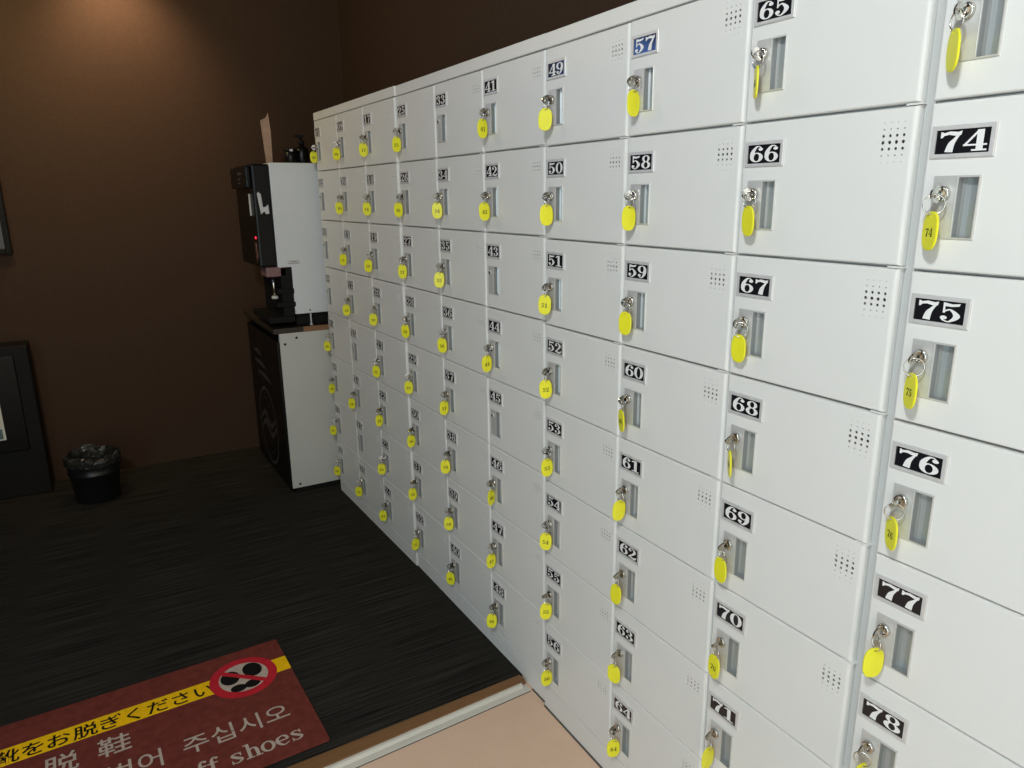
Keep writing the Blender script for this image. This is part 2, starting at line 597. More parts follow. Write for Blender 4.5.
def strip(mb, prof, y0, y1, k0, k1, mi=0):
    """threshold profile [(x, z, which)] swept along y; k0/k1 = drift of its two long edges per metre"""
    rings = []
    for y in (y0, y1):
        rings.append([(x - y * (k0 + (k1 - k0) * w), y, z) for x, z, w in prof])
    n = len(prof)
    for i in range(n):
        mb.face([rings[0][i], rings[1][i], rings[1][(i + 1) % n], rings[0][(i + 1) % n]], mi)
    mb.face(rings[0], mi)
    mb.face(rings[1][::-1], mi)


mb = MB('nosing')
strip(mb, [(-0.1384, 0.0, 0), (-0.1055, 0.0, 1), (-0.1055, 0.0125, 1), (-0.108, 0.0150, 1), (-0.136, 0.0160, 0), (-0.1384, 0.0150, 0)], YL, 0.0, 0.0165, 0.042)
struct(mb.obj('trim_1'))
mb = MB('whitealu')
strip(mb, [(-0.1053, 0.0, 0), (-0.0745, 0.0, 0), (-0.0745, 0.0015, 0), (-0.0765, 0.0028, 0), (-0.0935, 0.0034, 0), (-0.0985, 0.0120, 0), (-0.1053, 0.0130, 0)], YL, -0.014, 0.042, 0.042)
strip(mb, [(-0.1053, 0.0, 0), (-0.0745, 0.0, 0), (-0.0745, 0.0015, 0), (-0.0765, 0.0028, 0), (-0.1053, 0.0034, 0)], -0.014, 0.0, 0.042, 0.042)
struct(mb.obj('trim_2'))

# ------------------------------------------------------------------ lockers
CW = 0.3024
ROWS = [0.0101, -0.2008, -0.4110, -0.6190, -0.8252, -1.0300, -1.2360, -1.4420, -1.6480]
DT = 1.72
BW = 3 * CW
VX, VZ, VDX, VDZ = 0.2495, -0.0205, 0.0097, 0.00845
VR = [0.0007, 0.0011, 0.0021, 0.0025, 0.0021, 0.0011, 0.0007]
PX0, PX1, PZ0, PZ1 = 0.0495, 0.0730, -0.1655, -0.0925      # pull slot in door coordinates
DEPTH = 0.016


def door_mesh(h, gt, gb, xr=0.0028):
    """local: x right, z down from the row line (negative), front face y=0, back y=+DEPTH"""
    mb = MB('paint', 'inner_shade')
    x0, x1, zt, zb, r = 0.0028, CW - xr, -gt, -h + gb, 0.0030
    # rounded rim: rings from front to back
    rings = []
    rr = 0.0065
    q45 = 1 - math.sqrt(.5)
    # (inset on three sides, inset on the hinge side, y on three sides, y on the hinge side)
    for ins, inr, y, yr in ((r, rr, 0.0, 0.0), (r * .60, rr * .60, r * .08, rr * .08), (r * q45, rr * q45, r * q45, rr * q45),
                            (r * .08, rr * .08, r * .60, rr * .60), (0.0, 0.0, r, rr), (0.0, 0.0, DEPTH, DEPTH)):
        rings.append([(x0 + ins, y, zt - ins), (x1 - inr, yr, zt - ins), (x1 - inr, yr, zb + ins), (x0 + ins, y, zb + ins)])
    for A, B in zip(rings[:-1], rings[1:]):
        for j in range(4):
            mb.face([A[j], A[(j + 1) % 4], B[(j + 1) % 4], B[j]])
    mb.face([(x0, DEPTH, zt), (x1, DEPTH, zt), (x1, DEPTH, zb), (x0, DEPTH, zb)])
    # front sheet around slot and vent patch
    SX0, SX1, SZ0, SZ1 = PX0 - .0005, PX1 + .0005, PZ0 - .0005, PZ1 + .0005
    vx0, vx1 = VX - VDX / 2, VX + 3.5 * VDX
    vz1, vz0 = VZ + VDZ / 2, VZ - 6.5 * VDZ
    fx0, fx1, fz1, fz0 = x0 + r, x1 - rr, zt - r, zb + r

    def q(a, b, c, d):
        if b - a > 1e-6 and d - c > 1e-6:
            mb.face([(a, 0, c), (b, 0, c), (b, 0, d), (a, 0, d)])
    q(fx0, SX0, fz0, fz1)
    q(SX0, SX1, SZ1, fz1)
    q(SX0, SX1, fz0, SZ0)
    q(SX1, vx0, fz0, fz1)
    q(vx0, vx1, vz1, fz1)
    q(vx0, vx1, fz0, vz0)
    q(vx1, fx1, fz0, fz1)
    # slot hole walls
    for a, b in (((SX0, SZ0), (SX1, SZ0)), ((SX1, SZ0), (SX1, SZ1)), ((SX1, SZ1), (SX0, SZ1)), ((SX0, SZ1), (SX0, SZ0))):
        mb.face([(a[0], 0, a[1]), (b[0], 0, b[1]), (b[0], DEPTH - .001, b[1]), (a[0], DEPTH - .001, a[1])])
    # vent holes
    for i in range(4):
        for k in range(7):
            cx, cz, rr = VX + i * VDX, VZ - k * VDZ, VR[k]
            hx, hz = VDX / 2, VDZ / 2
            out = [(hx, 0), (hx, hz), (0, hz), (-hx, hz), (-hx, 0), (-hx, -hz), (0, -hz), (hx, -hz)]
            inn = [(rr * math.cos(PI / 4 * j), rr * math.sin(PI / 4 * j)) for j in range(8)]
            for j in range(8):
                a, b, c, d = out[j], out[(j + 1) % 8], inn[(j + 1) % 8], inn[j]
                mb.face([(cx + a[0], 0, cz + a[1]), (cx + b[0], 0, cz + b[1]), (cx + c[0], 0, cz + c[1]), (cx + d[0], 0, cz + d[1])])
                mb.face([(cx + d[0], 0, cz + d[1]), (cx + c[0], 0, cz + c[1]), (cx + c[0], .0015, cz + c[1]), (cx + d[0], .0015, cz + d[1])])
    # dark inner skin painting the shade behind the sheet, seen through the holes
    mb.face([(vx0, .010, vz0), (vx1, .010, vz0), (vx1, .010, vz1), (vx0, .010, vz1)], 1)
    bmesh.ops.remove_doubles(mb.bm, verts=mb.bm.verts[:], dist=1e-6)
    return mb.data('door')


def lock_plate_mesh():
    """steel plate with a flat lock field and a finger-pull recess; in door coordinates"""
    mb = MB('satin', 'recess')
    px0, px1, pz0, pz1, t = 0.0178, 0.0752, -0.1680, -0.0902, 0.0022
    sx0, sx1, sz0, sz1 = PX0, PX1, PZ0, PZ1
    c = 0.0008
    fr = [(px0 + c, -t, pz0 + c), (px1 - c, -t, pz0 + c), (px1 - c, -t, pz1 - c), (px0 + c, -t, pz1 - c)]
    md = [(px0, -t + c, pz0), (px1, -t + c, pz0), (px1, -t + c, pz1), (px0, -t + c, pz1)]
    bk = [(px0, 0.0003, pz0), (px1, 0.0003, pz0), (px1, 0.0003, pz1), (px0, 0.0003, pz1)]
    for A, B in ((fr, md), (md, bk)):
        for j in range(4):
            mb.face([A[j], A[(j + 1) % 4], B[(j + 1) % 4], B[j]])

    def q(a, b, z0, z1):
        mb.face([(a, -t, z0), (b, -t, z0), (b, -t, z1), (a, -t, z1)])
    a, b, z0, z1 = px0 + c, px1 - c, pz0 + c, pz1 - c
    q(a, sx0, z0, z1)
    q(sx0, sx1, z0, sz0)
    q(sx0, sx1, sz1, z1)
    q(sx1, b, z0, z1)
    # raised lip beside the recess
    mb.box(sx0 - .0022, sx0 - .0002, -t - .0016, -t, sz0, sz1, 0, 0.0005)
    # recess: walls and a floor that curves towards the pull side
    prof = [(sx0, -t), (sx0 + .0005, .0075), (sx0 + .003, .0105), (sx0 + .009, .0118), (sx1 - .006, .0112), (sx1 - .0015, .0085), (sx1, -t)]
    for (u0, y0), (u1, y1) in zip(prof[:-1], prof[1:]):
        f = mb.face([(u0, y0, sz0), (u1, y1, sz0), (u1, y1, sz1), (u0, y0, sz1)], 1)
    for z in (sz0, sz1):
        mb.face([(u, y, z) for u, y in prof], 1)
    me = mb.data('lock_plate', recalc=True)
    return me


def lock_cylinder_mesh():
    mb = MB('chrome', 'keyhole')
    mb.lathe([(.0096, .0), (.0096, -.0042), (.0088, -.0052), (.0062, -.0052), (.0058, -.0046), (.0, -.0046)], (0.0320, -0.0020, -0.1120), 20, 0, 'y', cap1=False)
    mb.box(0.0311, 0.0329, -0.0072, -0.0050, -0.1165, -0.1075, 1)
    return mb.data('lock_cylinder')


def bare_lock_mesh():
    mb = MB('satin', 'keyhole')
    mb.lathe([(.0078, .0), (.0078, -.0016), (.0070, -.0024), (.0, -.0024)], (0.0285, -0.0020, -0.1085), 20, 0, 'y', cap1=False)
    mb.lathe([(.0040, -.0022), (.0040, -.0030), (.0, -.0030)], (0.0285, -0.0020, -0.1085), 12, 1, 'y', cap1=False)
    return mb.data('lock_cylinder')


def plate_mesh(num):
    """number plate in door coordinates"""
    mb = MB('alu', 'black', 'digit')
    x0, x1, z0, z1 = 0.0085, 0.0855, -0.0690, -0.0300
    fx, fz, t = 0.0058, 0.0052, 0.0030
    c = 0.0009
    ring = [[(x0, .0002, z0), (x1, .0002, z0), (x1, .0002, z1), (x0, .0002, z1)],
            [(x0, -t + c, z0), (x1, -t + c, z0), (x1, -t + c, z1), (x0, -t + c, z1)],
            [(x0 + c, -t, z0 + c), (x1 - c, -t, z0 + c), (x1 - c, -t, z1 - c), (x0 + c, -t, z1 - c)],
            [(x0 + fx, -t, z0 + fz), (x1 - fx, -t, z0 + fz), (x1 - fx, -t, z1 - fz), (x0 + fx, -t, z1 - fz)],
            [(x0 + fx, -.0016, z0 + fz), (x1 - fx, -.0016, z0 + fz), (x1 - fx, -.0016, z1 - fz), (x0 + fx, -.0016, z1 - fz)]]
    for A, B in zip(ring[:-1], ring[1:]):
        for j in range(4):
            mb.face([A[j], A[(j + 1) % 4], B[(j + 1) % 4], B[j]], 0)
    bx0, bx1, bz0, bz1 = x0 + fx, x1 - fx, z0 + fz, z1 - fz
    mb.face([(bx0, -.0016, bz0), (bx1, -.0016, bz0), (bx1, -.0016, bz1), (bx0, -.0016, bz1)], 1)
    hgt = (bz1 - bz0) * 0.86
    sx = (bx1 - bx0) * 0.90 / 1.30
    cx, cz = (bx0 + bx1) / 2, (bz0 + bz1) / 2

    def place(x, y):
        return (cx + (x - 0.65) * sx, -.0021, cz + (y - 0.5) * hgt)
    put_glyphs(mb, num, place, 2, .66, (0, -1, 0))
    return mb.data('number_plate', recalc=True)


UNITS = [  # x origin, y at lock-side end, y at far end, dz
    (-6 * CW - 0.0181, -0.0144, 0.0009, 0.004),
    (-3 * CW - 0.0143, 0.0060, 0.0084, 0.0036),
    (0.0, 0.0, -0.0094, 0.0),
    (3 * CW + 0.0103, -0.0147, -0.0094, -0.0013)]
UNIT_LABEL = [
    'white locker unit at the far end behind the drink machine, doors 01 to 24',
    'white locker unit second from the far end, doors 25 to 48',
    'white locker unit nearest the step edge on the pink floor, doors 49 to 72',
    'white locker unit cut by the frame edge, doors 73 upward']
NO_KEY = {2, 3, 4, 13, 15, 33, 43, 45}
heights = [ROWS[i] - ROWS[i + 1] for i in range(8)]
DOOR = [door_mesh(h, 0.0018 if i < 4 else 0.0010, 0.0018 if i < 3 else 0.0010) for i, h in enumerate(heights)]
DOOR_END = [door_mesh(h, 0.0018 if i < 4 else 0.0010, 0.0018 if i < 3 else 0.0010, 0.0078) for i, h in enumerate(heights)]
LOCKP, LOCKC, LOCKB = lock_plate_mesh(), lock_cylinder_mesh(), bare_lock_mesh()
LOCK_AT = {}
TOP = DT + 0.0424


def carcass(unit, z0, stile):
    mb = MB('paint', 'carcass', 'inner_shade')
    w = BW + 0.002
    d = 0.385
    t = 0.012
    zb = DT + ROWS[8]
    f = DEPTH + 0.0005
    # side walls, back, top, bottom, shelves and uprights
    mb.box(0.0, 0.0024, 0.0145, d, zb, TOP - 0.0316, 0)
    mb.box(w - 0.0024, w, 0.0145, d, zb, TOP - 0.0316, 0)
    mb.box(0.0024, w - 0.0024, d - 0.003, d, zb, TOP, 1)
    mb.box(0.0, w, 0.0, d, TOP - 0.0316, TOP, 0, 0.0018)
    for i in range(1, 9):
        z = DT + ROWS[i]
        mb.box(0.0024, w - 0.0024, f, d - 0.003, z - 0.006, z + 0.006, 1)
    mb.box(0.0024, w - 0.0024, f, d - 0.003, TOP - 0.040, TOP - 0.0316, 1)
    for c in range(1, 3):
        mb.box(c * CW - 0.006, c * CW + 0.006, f, d - 0.003, zb, TOP - 0.035, 1)
    # face frame showing in the gaps between the doors
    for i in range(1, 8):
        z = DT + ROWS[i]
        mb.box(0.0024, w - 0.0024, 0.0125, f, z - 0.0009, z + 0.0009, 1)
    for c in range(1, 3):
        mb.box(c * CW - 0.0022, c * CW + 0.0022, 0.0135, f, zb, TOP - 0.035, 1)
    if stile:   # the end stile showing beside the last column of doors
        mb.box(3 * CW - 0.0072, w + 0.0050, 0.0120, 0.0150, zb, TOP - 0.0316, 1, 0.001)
    for c in range(3):     # hinge tabs in the gaps beside each door's hinge end
        for i in range(1, 8):
            z = DT + ROWS[i]
            mb.box((c + 1) * CW - 0.026, (c + 1) * CW - 0.004, 0.0012, f, z - 0.0012, z + 0.0012, 0)
    o = mb.obj('carcass', unit, (0, 0, z0))
    mb = MB('paint')
    mb.box(0.0, w, 0.0015, d, 0.001 - z0, zb - 0.0022, 0, 0.0015)
    mb.obj('plinth', unit, (0, 0, z0))
    return o


for u, (ux, yl, yr, dz) in enumerate(UNITS):
    root = thing('locker_unit', UNIT_LABEL[u], 'locker', (ux, yl, 0), math.atan2(yr - yl, BW), 'white numbered locker units along the wall')
    carcass(root, dz, u == 2)
    for c in range(3):
        for r in range(8):
            n = (u * 3 + c) * 8 + r + 1
            num = '%02d' % n
            d = link('door', DOOR_END[r] if u == 2 and c == 2 else DOOR[r], root, (c * CW, 0.0, DT + ROWS[r] + dz))
            d['label'] = 'locker door with number plate ' + num
            lp = link('lock_plate', LOCKP, d)
            lc = link('lock_cylinder', LOCKB if n in NO_KEY else LOCKC, d)
            link('number_plate', plate_mesh(num), d)
            LOCK_AT[n] = (root, Vector((c * CW + 0.0320, -0.0072, DT + ROWS[r] + dz - 0.1120)), u, c, r)

# ------------------------------------------------------------------ keys with yellow tags
# share of the tag's full width seen from the camera (1 = square on, 0 = edge on)
FACE = {46: .62, 41: .8, 57: .72, 58: .82, 59: .78, 60: .35, 61: .85, 62: .72, 63: .9, 64: .95, 65: .14, 66: .55, 67: .72,
        68: .16, 69: .66, 70: .62, 71: .66, 73: .36, 74: .50, 75: .44, 76: .46, 77: .80, 78: .55}
BACK = {49, 50, 57, 58, 59, 61, 62, 63, 66, 67, 69, 71, 73, 77, 52 - 52}    # tag turned so its blank side shows
ORD = ['first', 'second', 'third', 'fourth', 'fifth', 'sixth', 'seventh', 'eighth', 'ninth', 'tenth']


def key_mesh():
    """blade pushed into the lock along +y; flat bow standing out in the y-z plane"""
    mb = MB('chrome')
    t = 0.0011
    mb.box(-t, t, -0.008, 0.004, -0.0034, 0.0034)
    # bow: rounded head with an eye
    n = 24
    cy, cz, ro, ri = -0.0105, -0.0005, 0.0102, 0.0032
    ey, ez = -0.0148, -0.0025
    for s in (-1, 1):
        for k in range(n):
            a, b = 2 * PI * k / n, 2 * PI * (k + 1) / n

            def O(a):
                q = ro * (1 + 0.10 * math.cos(3 * a + PI))
                return (s * t, cy + q * math.cos(a), cz + q * math.sin(a) * 1.05)

            def I(a):
                return (s * t, ey + ri * math.cos(a), ez + ri * math.sin(a))
            mb.face([O(a), O(b), I(b), I(a)])
    for k in range(n):
        a, b = 2 * PI * k / n, 2 * PI * (k + 1) / n
        q, p = ro * (1 + 0.10 * math.cos(3 * a + PI)), ro * (1 + 0.10 * math.cos(3 * b + PI))
        A, B = (cy + q * math.cos(a), cz + q * math.sin(a) * 1.05), (cy + p * math.cos(b), cz + p * math.sin(b) * 1.05)
        mb.face([(-t, *A), (t, *A), (t, *B), (-t, *B)])
        A, B = (ey + ri * math.cos(a), ez + ri * math.sin(a)), (ey + ri * math.cos(b), ez + ri * math.sin(b))
        mb.face([(-t, *A), (t, *A), (t, *B), (-t, *B)])
    bmesh.ops.remove_doubles(mb.bm, verts=mb.bm.verts[:], dist=1e-6)
    return mb.data('key')


RING_R = 0.0122


def ring_mesh():
    """split ring in the local x-z plane, top at the origin"""
    mb = MB('chrome')
    mb.tube([(RING_R * math.cos(2 * PI * k / 26), 0, -RING_R + RING_R * math.sin(2 * PI * k / 26)) for k in range(26)], 0.0010, 8, 0, True)
    return mb.data('key_ring')


def tag_outline():
    """rounded plastic fob, eye end up; origin at the eye"""
    w, h = 0.0160, 0.0242
    pts = []
    for k in range(36):
        a = 2 * PI * k / 36
        cx, sx = math.cos(a), math.sin(a)
        x = w * math.copysign(abs(cx) ** 0.78, cx)
        z = h * math.copysign(abs(sx) ** 0.78, sx)
        pts.append((x, z - h + 0.0045))
    return pts


def tag_mesh(num, printed_front):
    mb = MB('tag', 'taghole')
    P = tag_outline()
    t, n = 0.0016, len(P)
    hr = 0.0020
    for s in (-1, 1):
        inset = [(x * .93, (z + 0.018) * .95 - 0.018) for x, z in P]
        hole = [(hr * math.cos(2 * PI * k / n), hr * math.sin(2 * PI * k / n)) for k in range(n)]
        for k in range(n):
            j = (k + 1) % n
            mb.face([(P[k][0], s * (t - .0006), P[k][1]), (P[j][0], s * (t - .0006), P[j][1]), (inset[j][0], s * t, inset[j][1]), (inset[k][0], s * t, inset[k][1])])
            mb.face([(inset[k][0], s * t, inset[k][1]), (inset[j][0], s * t, inset[j][1]), (hole[j][0], s * t, hole[j][1]), (hole[k][0], s * t, hole[k][1])])
    for k in range(n):
        j = (k + 1) % n
        mb.face([(P[k][0], -t + .0006, P[k][1]), (P[j][0], -t + .0006, P[j][1]), (P[j][0], t - .0006, P[j][1]), (P[k][0], t - .0006, P[k][1])])
        a, b = 2 * PI * k / n, 2 * PI * j / n
        mb.face([(hr * math.cos(a), -t, hr * math.sin(a)), (hr * math.cos(b), -t, hr * math.sin(b)), (hr * math.cos(b), t, hr * math.sin(b)), (hr * math.cos(a), t, hr * math.sin(a))])
    bmesh.ops.remove_doubles(mb.bm, verts=mb.bm.verts[:], dist=1e-6)
    s = -1 if printed_front else 1

    def place(x, y):
        return ((x - 0.65) * 0.0125 * -s, s * (t + .0002), -0.0215 + (y - 0.5) * 0.0105)
    put_glyphs(mb, num, place, 1, .66, (0, s, 0))
    return mb.data('key_tag')


KEY, RING = key_mesh(), ring_mesh()
CAMP = Vector((1.49211, -0.96759, 1.40834))
rnd = random.Random(11)
for n in range(1, 79):
    if n in NO_KEY or n == 72:
        continue
    root, p, u, c, r = LOCK_AT[n]
    ux, yl, yr, dz = UNITS[u]
    ang = math.atan2(yr - yl, BW)
    wp = Vector((ux + p.x * math.cos(ang) - p.y * math.sin(ang), yl + p.x * math.sin(ang) + p.y * math.cos(ang), p.z))
    col = u * 3 + c
    num = '%02d' % n
    t = thing('locker_key', 'yellow-tagged key hanging in locker %s, %s column from the far end, %s row down' % (num, ORD[col], ORD[r]),
              'key', wp, 0.0, 'yellow-tagged keys in the locker doors')
    turn = rnd.uniform(-0.5, 0.5)
    k = link('key', KEY, t)
    k.rotation_euler = (0, turn, 0)
    eye = Matrix.Rotation(turn, 3, 'Y') @ Vector((0, -0.0148, -0.0025))
    # the tag's bearing: its flat side is turned towards the camera by the share seen in the photograph
    v = CAMP - (wp + eye)
    face_cam = math.atan2(v.y, v.x) + PI / 2          # yaw that turns local -y to the camera
    share = FACE.get(n, rnd.uniform(0.86, 1.0))
    sgn = -1 if n in (65, 66, 67, 68, 73, 74, 75, 76, 60) else rnd.choice((-1, 1))
    yaw = face_cam + sgn * math.acos(share)
    ry = rnd.uniform(-0.55, 0.45) if n not in (74, 75, 67, 76) else 0.62
    phi = rnd.uniform(0.55, 0.95) if n < 73 else rnd.uniform(0.1, 0.35)
    drop = RING_R * math.cos(phi)
    off = Vector((math.cos(ry) * RING_R * math.sin(phi), math.sin(ry) * RING_R * math.sin(phi), 0))
    centre = eye + off + Vector((0, 0, 0.0016 - drop))
    rg = link('key_ring', RING, t, centre + Vector((0, 0, RING_R)))
    rg.rotation_euler = (0, 0, ry)
    tm = tag_mesh(num, n not in BACK)
    tg = link('key_tag', tm, t, centre + Vector((0, -0.0008, -RING_R - 0.0006)))
    tilt = rnd.uniform(-0.06, 0.06)
    tg.rotation_euler = (rnd.uniform(-0.04, 0.04), tilt, yaw)

# dark sealant and painted shadow lines where the pink floor meets the plinths and the metal lip
mb = MB('sealant_shadow')
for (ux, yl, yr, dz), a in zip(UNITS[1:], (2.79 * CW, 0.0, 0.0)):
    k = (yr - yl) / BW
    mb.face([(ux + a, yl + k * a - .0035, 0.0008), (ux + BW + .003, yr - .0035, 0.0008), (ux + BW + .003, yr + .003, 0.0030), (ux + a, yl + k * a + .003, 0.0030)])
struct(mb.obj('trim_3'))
mb = MB('sealant_shadow')  # dark strip painting the shadow line along the metal lip
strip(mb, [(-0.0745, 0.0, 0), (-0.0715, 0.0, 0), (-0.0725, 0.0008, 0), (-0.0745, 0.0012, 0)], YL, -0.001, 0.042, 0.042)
struct(mb.obj('lip_shadow_line'))

# ------------------------------------------------------------------ the door mat with its lettering
A2 = Vector((-0.703, -0.588))
MZ = 0.012
MT = 0.006
mroot = thing('door_mat', 'maroon floor mat asking to take off shoes, lying on the dark carpet', 'mat', (A2.x, A2.y, MZ), math.radians(91.93))
# local: x = reading direction (s = -x), y = up the page (t = -y)
MWID, MDEP = 0.90, 0.538


def rrect(x0, x1, y0, y1, r, n=5):
    o = []
    for cx, cy, a0 in ((x1 - r, y1 - r, 0), (x0 + r, y1 - r, 90), (x0 + r, y0 + r, 180), (x1 - r, y0 + r, 270)):
        for k in range(n + 1):
            a = math.radians(a0 + 90 * k / n)
            o.append((cx + r * math.cos(a), cy + r * math.sin(a)))
    return o


mb = MB('matred')
mb.prism(rrect(-MWID, 0, -MDEP, 0, 0.006), 'z', 0.0005, MT, 0, 0.0012)
mb.obj('mat_base', mroot)
mb = MB('matyellow')
mb.prism([(-MWID + .001, -0.178), (-0.001, -0.178), (-0.001, -0.107), (-MWID + .001, -0.107)], 'z', MT - .001, MT + .0005)
mb.obj('yellow_stripe', mroot)
mb = MB('matcircle', 'matwhite', 'matblack')
EX, EY = -0.134, -0.1445


def flat(poly, z, mi):
    mb.prism(poly, 'z', z, z + 0.0004, mi)


mb.lathe([(0.096, -0.0004), (0.096, 0.0010), (0.070, 0.0010)], (EX, EY, MT), 48, 0, 'z', False, cap0=False, cap1=False)
mb.face([(EX + .0705 * math.cos(2 * PI * k / 48), EY + .0705 * math.sin(2 * PI * k / 48), MT + .0008) for k in range(48)], 1)


def sole(pts):
    c = crom([(x, y, 0) for x, y in pts + [pts[0]]], 5)[:-1]
    mb.face([(x, y, MT + .0011) for x, y, _ in c], 2)


def ell(s, t, a, b, rot):
    o = []
    for k in range(20):
        q = 2 * PI * k / 20
        x, y = a * math.cos(q), b * math.sin(q)
        o.append((-s + x * math.cos(rot) - y * math.sin(rot), -t + x * math.sin(rot) + y * math.cos(rot)))
    mb.face([(x, y, MT + .0011) for x, y in o], 2)


ell(0.104, 0.121, 0.0275, 0.036, 0.12)
ell(0.118, 0.189, 0.0225, 0.0185, 0.15)
ell(0.170, 0.131, 0.0275, 0.034, -0.1)
ell(0.158, 0.191, 0.0225, 0.0175, -0.1)
# the bar across
d = Vector((0.098, -0.090)).normalized()
nn = Vector((-d.y, d.x)) * 0.0085
c0 = Vector((EX, EY))
L_ = 0.0725
mb.face([(*(c0 - d * L_ - nn), MT + .0016), (*(c0 + d * L_ - nn), MT + .0016), (*(c0 + d * L_ + nn), MT + .0016), (*(c0 - d * L_ + nn), MT + .0016)], 0)
mb.obj('no_shoes_emblem', mroot)
mb = MB('matblack')
sz = 0.0603
ZL = MT + 0.0009


for ch, sm in (('靴', .727), ('を', .669), ('お', .613), ('脱', .549), ('ぎ', .490), ('く', .431), ('だ', .371), ('さ', .311), ('い', .250)):
    text_faces(mb, ch, sz, lambda x, y: (x - sm - sz * 0.48, y - 0.1465 - sz * 0.37, ZL), 0, 0.012)
mb.obj('japanese_lettering', mroot)
mb = MB('matwhite')
for ch, s in (('请', 0.730), ('脱', 0.608), ('鞋', 0.487)):
    text_faces(mb, ch, 0.083, lambda x, y: (x - s - 0.041, y - 0.249 - 0.031, ZL), 0, 0.006)
mb.obj('chinese_lettering', mroot)
mb = MB('matwhite')
sk = 0.0765
for ch, s in (('오', .094), ('시', .164), ('십', .234), ('주', .304), ('어', .411), ('벗', .481), ('을', .585), ('발', .655), ('신', .725)):
    text_faces(mb, ch, sk, lambda x, y: (x - s - sk * 0.46, y - 0.362 - sk * 0.36, ZL), 0, 0.004)
mb.obj('korean_lettering', mroot)
mb = MB('matwhite')
gl = 0.0600
wtot = 0
probe = [('take off shoes', 1)]
adv = .64


def mat_place(x, y):
    return (x * gl * 1.0 - X0, -0.495 + y * gl * 0.95, ZL)


def run_len(text):
    return sum(adv if ch not in 'ft ' else (.46 if ch in 'ft' else .4) for ch in text)


X0 = 0.050 + run_len('take off shoes') * gl
put_glyphs(mb, 'take off shoes', mat_place, 0, adv)
mb.obj('english_lettering', mroot)

# ------------------------------------------------------------------ cabinet under the drink machine
cx0, cx1 = -2.60, -1.903
cyf, cyb = -0.240, 0.36
cab = thing('cabinet', 'white-sided cabinet with black front under the drink machine', 'cabinet', (cx0, cyf, 0.012))


def L(x, y, z):
    return (x - cx0, y - cyf, z - 0.012)


def lb(mb, x0, x1, y0, y1, z0, z1, mi=0, bevel=0.0):
    a, b = L(x0, y0, z0), L(x1, y1, z1)
    mb.box(a[0], b[0], a[1], b[1], a[2], b[2], mi, bevel)


mb = MB('matt_black')
lb(mb, cx0, cx1 - 0.018, cyf + .02, cyb, 0.055, 0.795)
mb.obj('body', cab)
mb = MB('white_panel', 'keyhole')
lb(mb, cx1 - 0.018, cx1, cyf + .012, cyb, 0.036, 0.803, 0, 0.0015)
for y, z in ((-0.150, 0.778), (-0.205, 0.752), (-0.192, 0.055)):
    q = L(cx1, y, z)
    mb.lathe([(.006, 0.0), (.006, .0008), (.0, .0012)], q, 12, 1, 'x', cap1=False)
mb.obj('side_panel', cab)
mb = MB('matt_black')
lb(mb, cx0 + .02, cx1 - 0.008, cyf + .03, cyb, 0.0125, 0.056)
mb.obj('plinth', cab)
mb = MB('darkwood', 'rawwood')
lb(mb, cx0 - .01, cx1 + .004, cyf - .012, -0.115, 0.803, 0.827, 0, 0.002)
lb(mb, cx0 - .01, cx1 + .004, -0.115, cyb, 0.803, 0.827, 1)
lb(mb, cx0 - .01, cx1 + .003, -0.1155, cyb, 0.8262, 0.8275, 0)
mb.obj('top', cab)
mb = MB('gloss_black', 'faint')
lb(mb, cx0 + .004, cx1 - .006, cyf, cyf + .020, 0.036, 0.765, 0, 0.003)
yq = -0.0006
ccx, ccz = -2.27 - cx0, 0.265 - 0.012
for r0, r1 in ((0.205, 0.190), (0.150, 0.146)):
    for k in range(56):
        a, b = 2 * PI * k / 56, 2 * PI * (k + 1) / 56
        mb.face([(ccx + r0 * math.cos(a), yq, ccz + r0 * math.sin(a)), (ccx + r0 * math.cos(b), yq, ccz + r0 * math.sin(b)),
                 (ccx + r1 * math.cos(b), yq, ccz + r1 * math.sin(b)), (ccx + r1 * math.cos(a), yq, ccz + r1 * math.sin(a))], 1)
# two swept bands crossing the round emblem, and the faint slanted strokes above it
for dz_ in (-0.02, 0.03):
    for p in ribbon([(ccx - .185, ccz + dz_ - .04, .01), (ccx - .06, ccz + dz_ + .03, .03), (ccx + .06, ccz + dz_ - .02, .03), (ccx + .185, ccz + dz_ + .05, .01)]):
        mb.face([(x, yq - .0002, z) for x, z in p], 1)
for x0, x1, z0 in ((-2.46, -2.30, 0.640), (-2.46, -2.22, 0.585), (-2.42, -2.12, 0.530)):
    for p in ribbon([(x0 - cx0, z0 - .012, .010), ((x0 + x1) / 2 - cx0, z0 + .004 - .012, .026), (x1 - cx0, z0 - .020, .012)]):
        mb.face([(x, yq, z) for x, z in p], 1)
mb.obj('door', cab)

# ------------------------------------------------------------------ drink machine on the cabinet
dx0, dx1 = -2.30, -1.905
DZ = 0.8275
mac = thing('drink_machine', 'grey-sided drink dispenser with black front standing on the cabinet', 'drink machine', (dx0, -0.206, DZ))


def dl(mb, x0, x1, y0, y1, z0, z1, mi=0, bevel=0.0):
    mb.box(x0 - dx0, x1 - dx0, y0 + .206, y1 + .206, z0 - DZ, z1 - DZ, mi, bevel)


mb = MB('grey', 'whiteplastic', 'keyhole')
prof = [(-0.206, 1.105), (-0.206, 1.562), (0.34, 1.562), (0.34, 0.887), (-0.144, 0.887), (-0.144, 1.105)]
mb.prism([(y + .206, z - DZ) for y, z in prof], 'x', 0.0, dx1 - dx0, 0, 0.004)
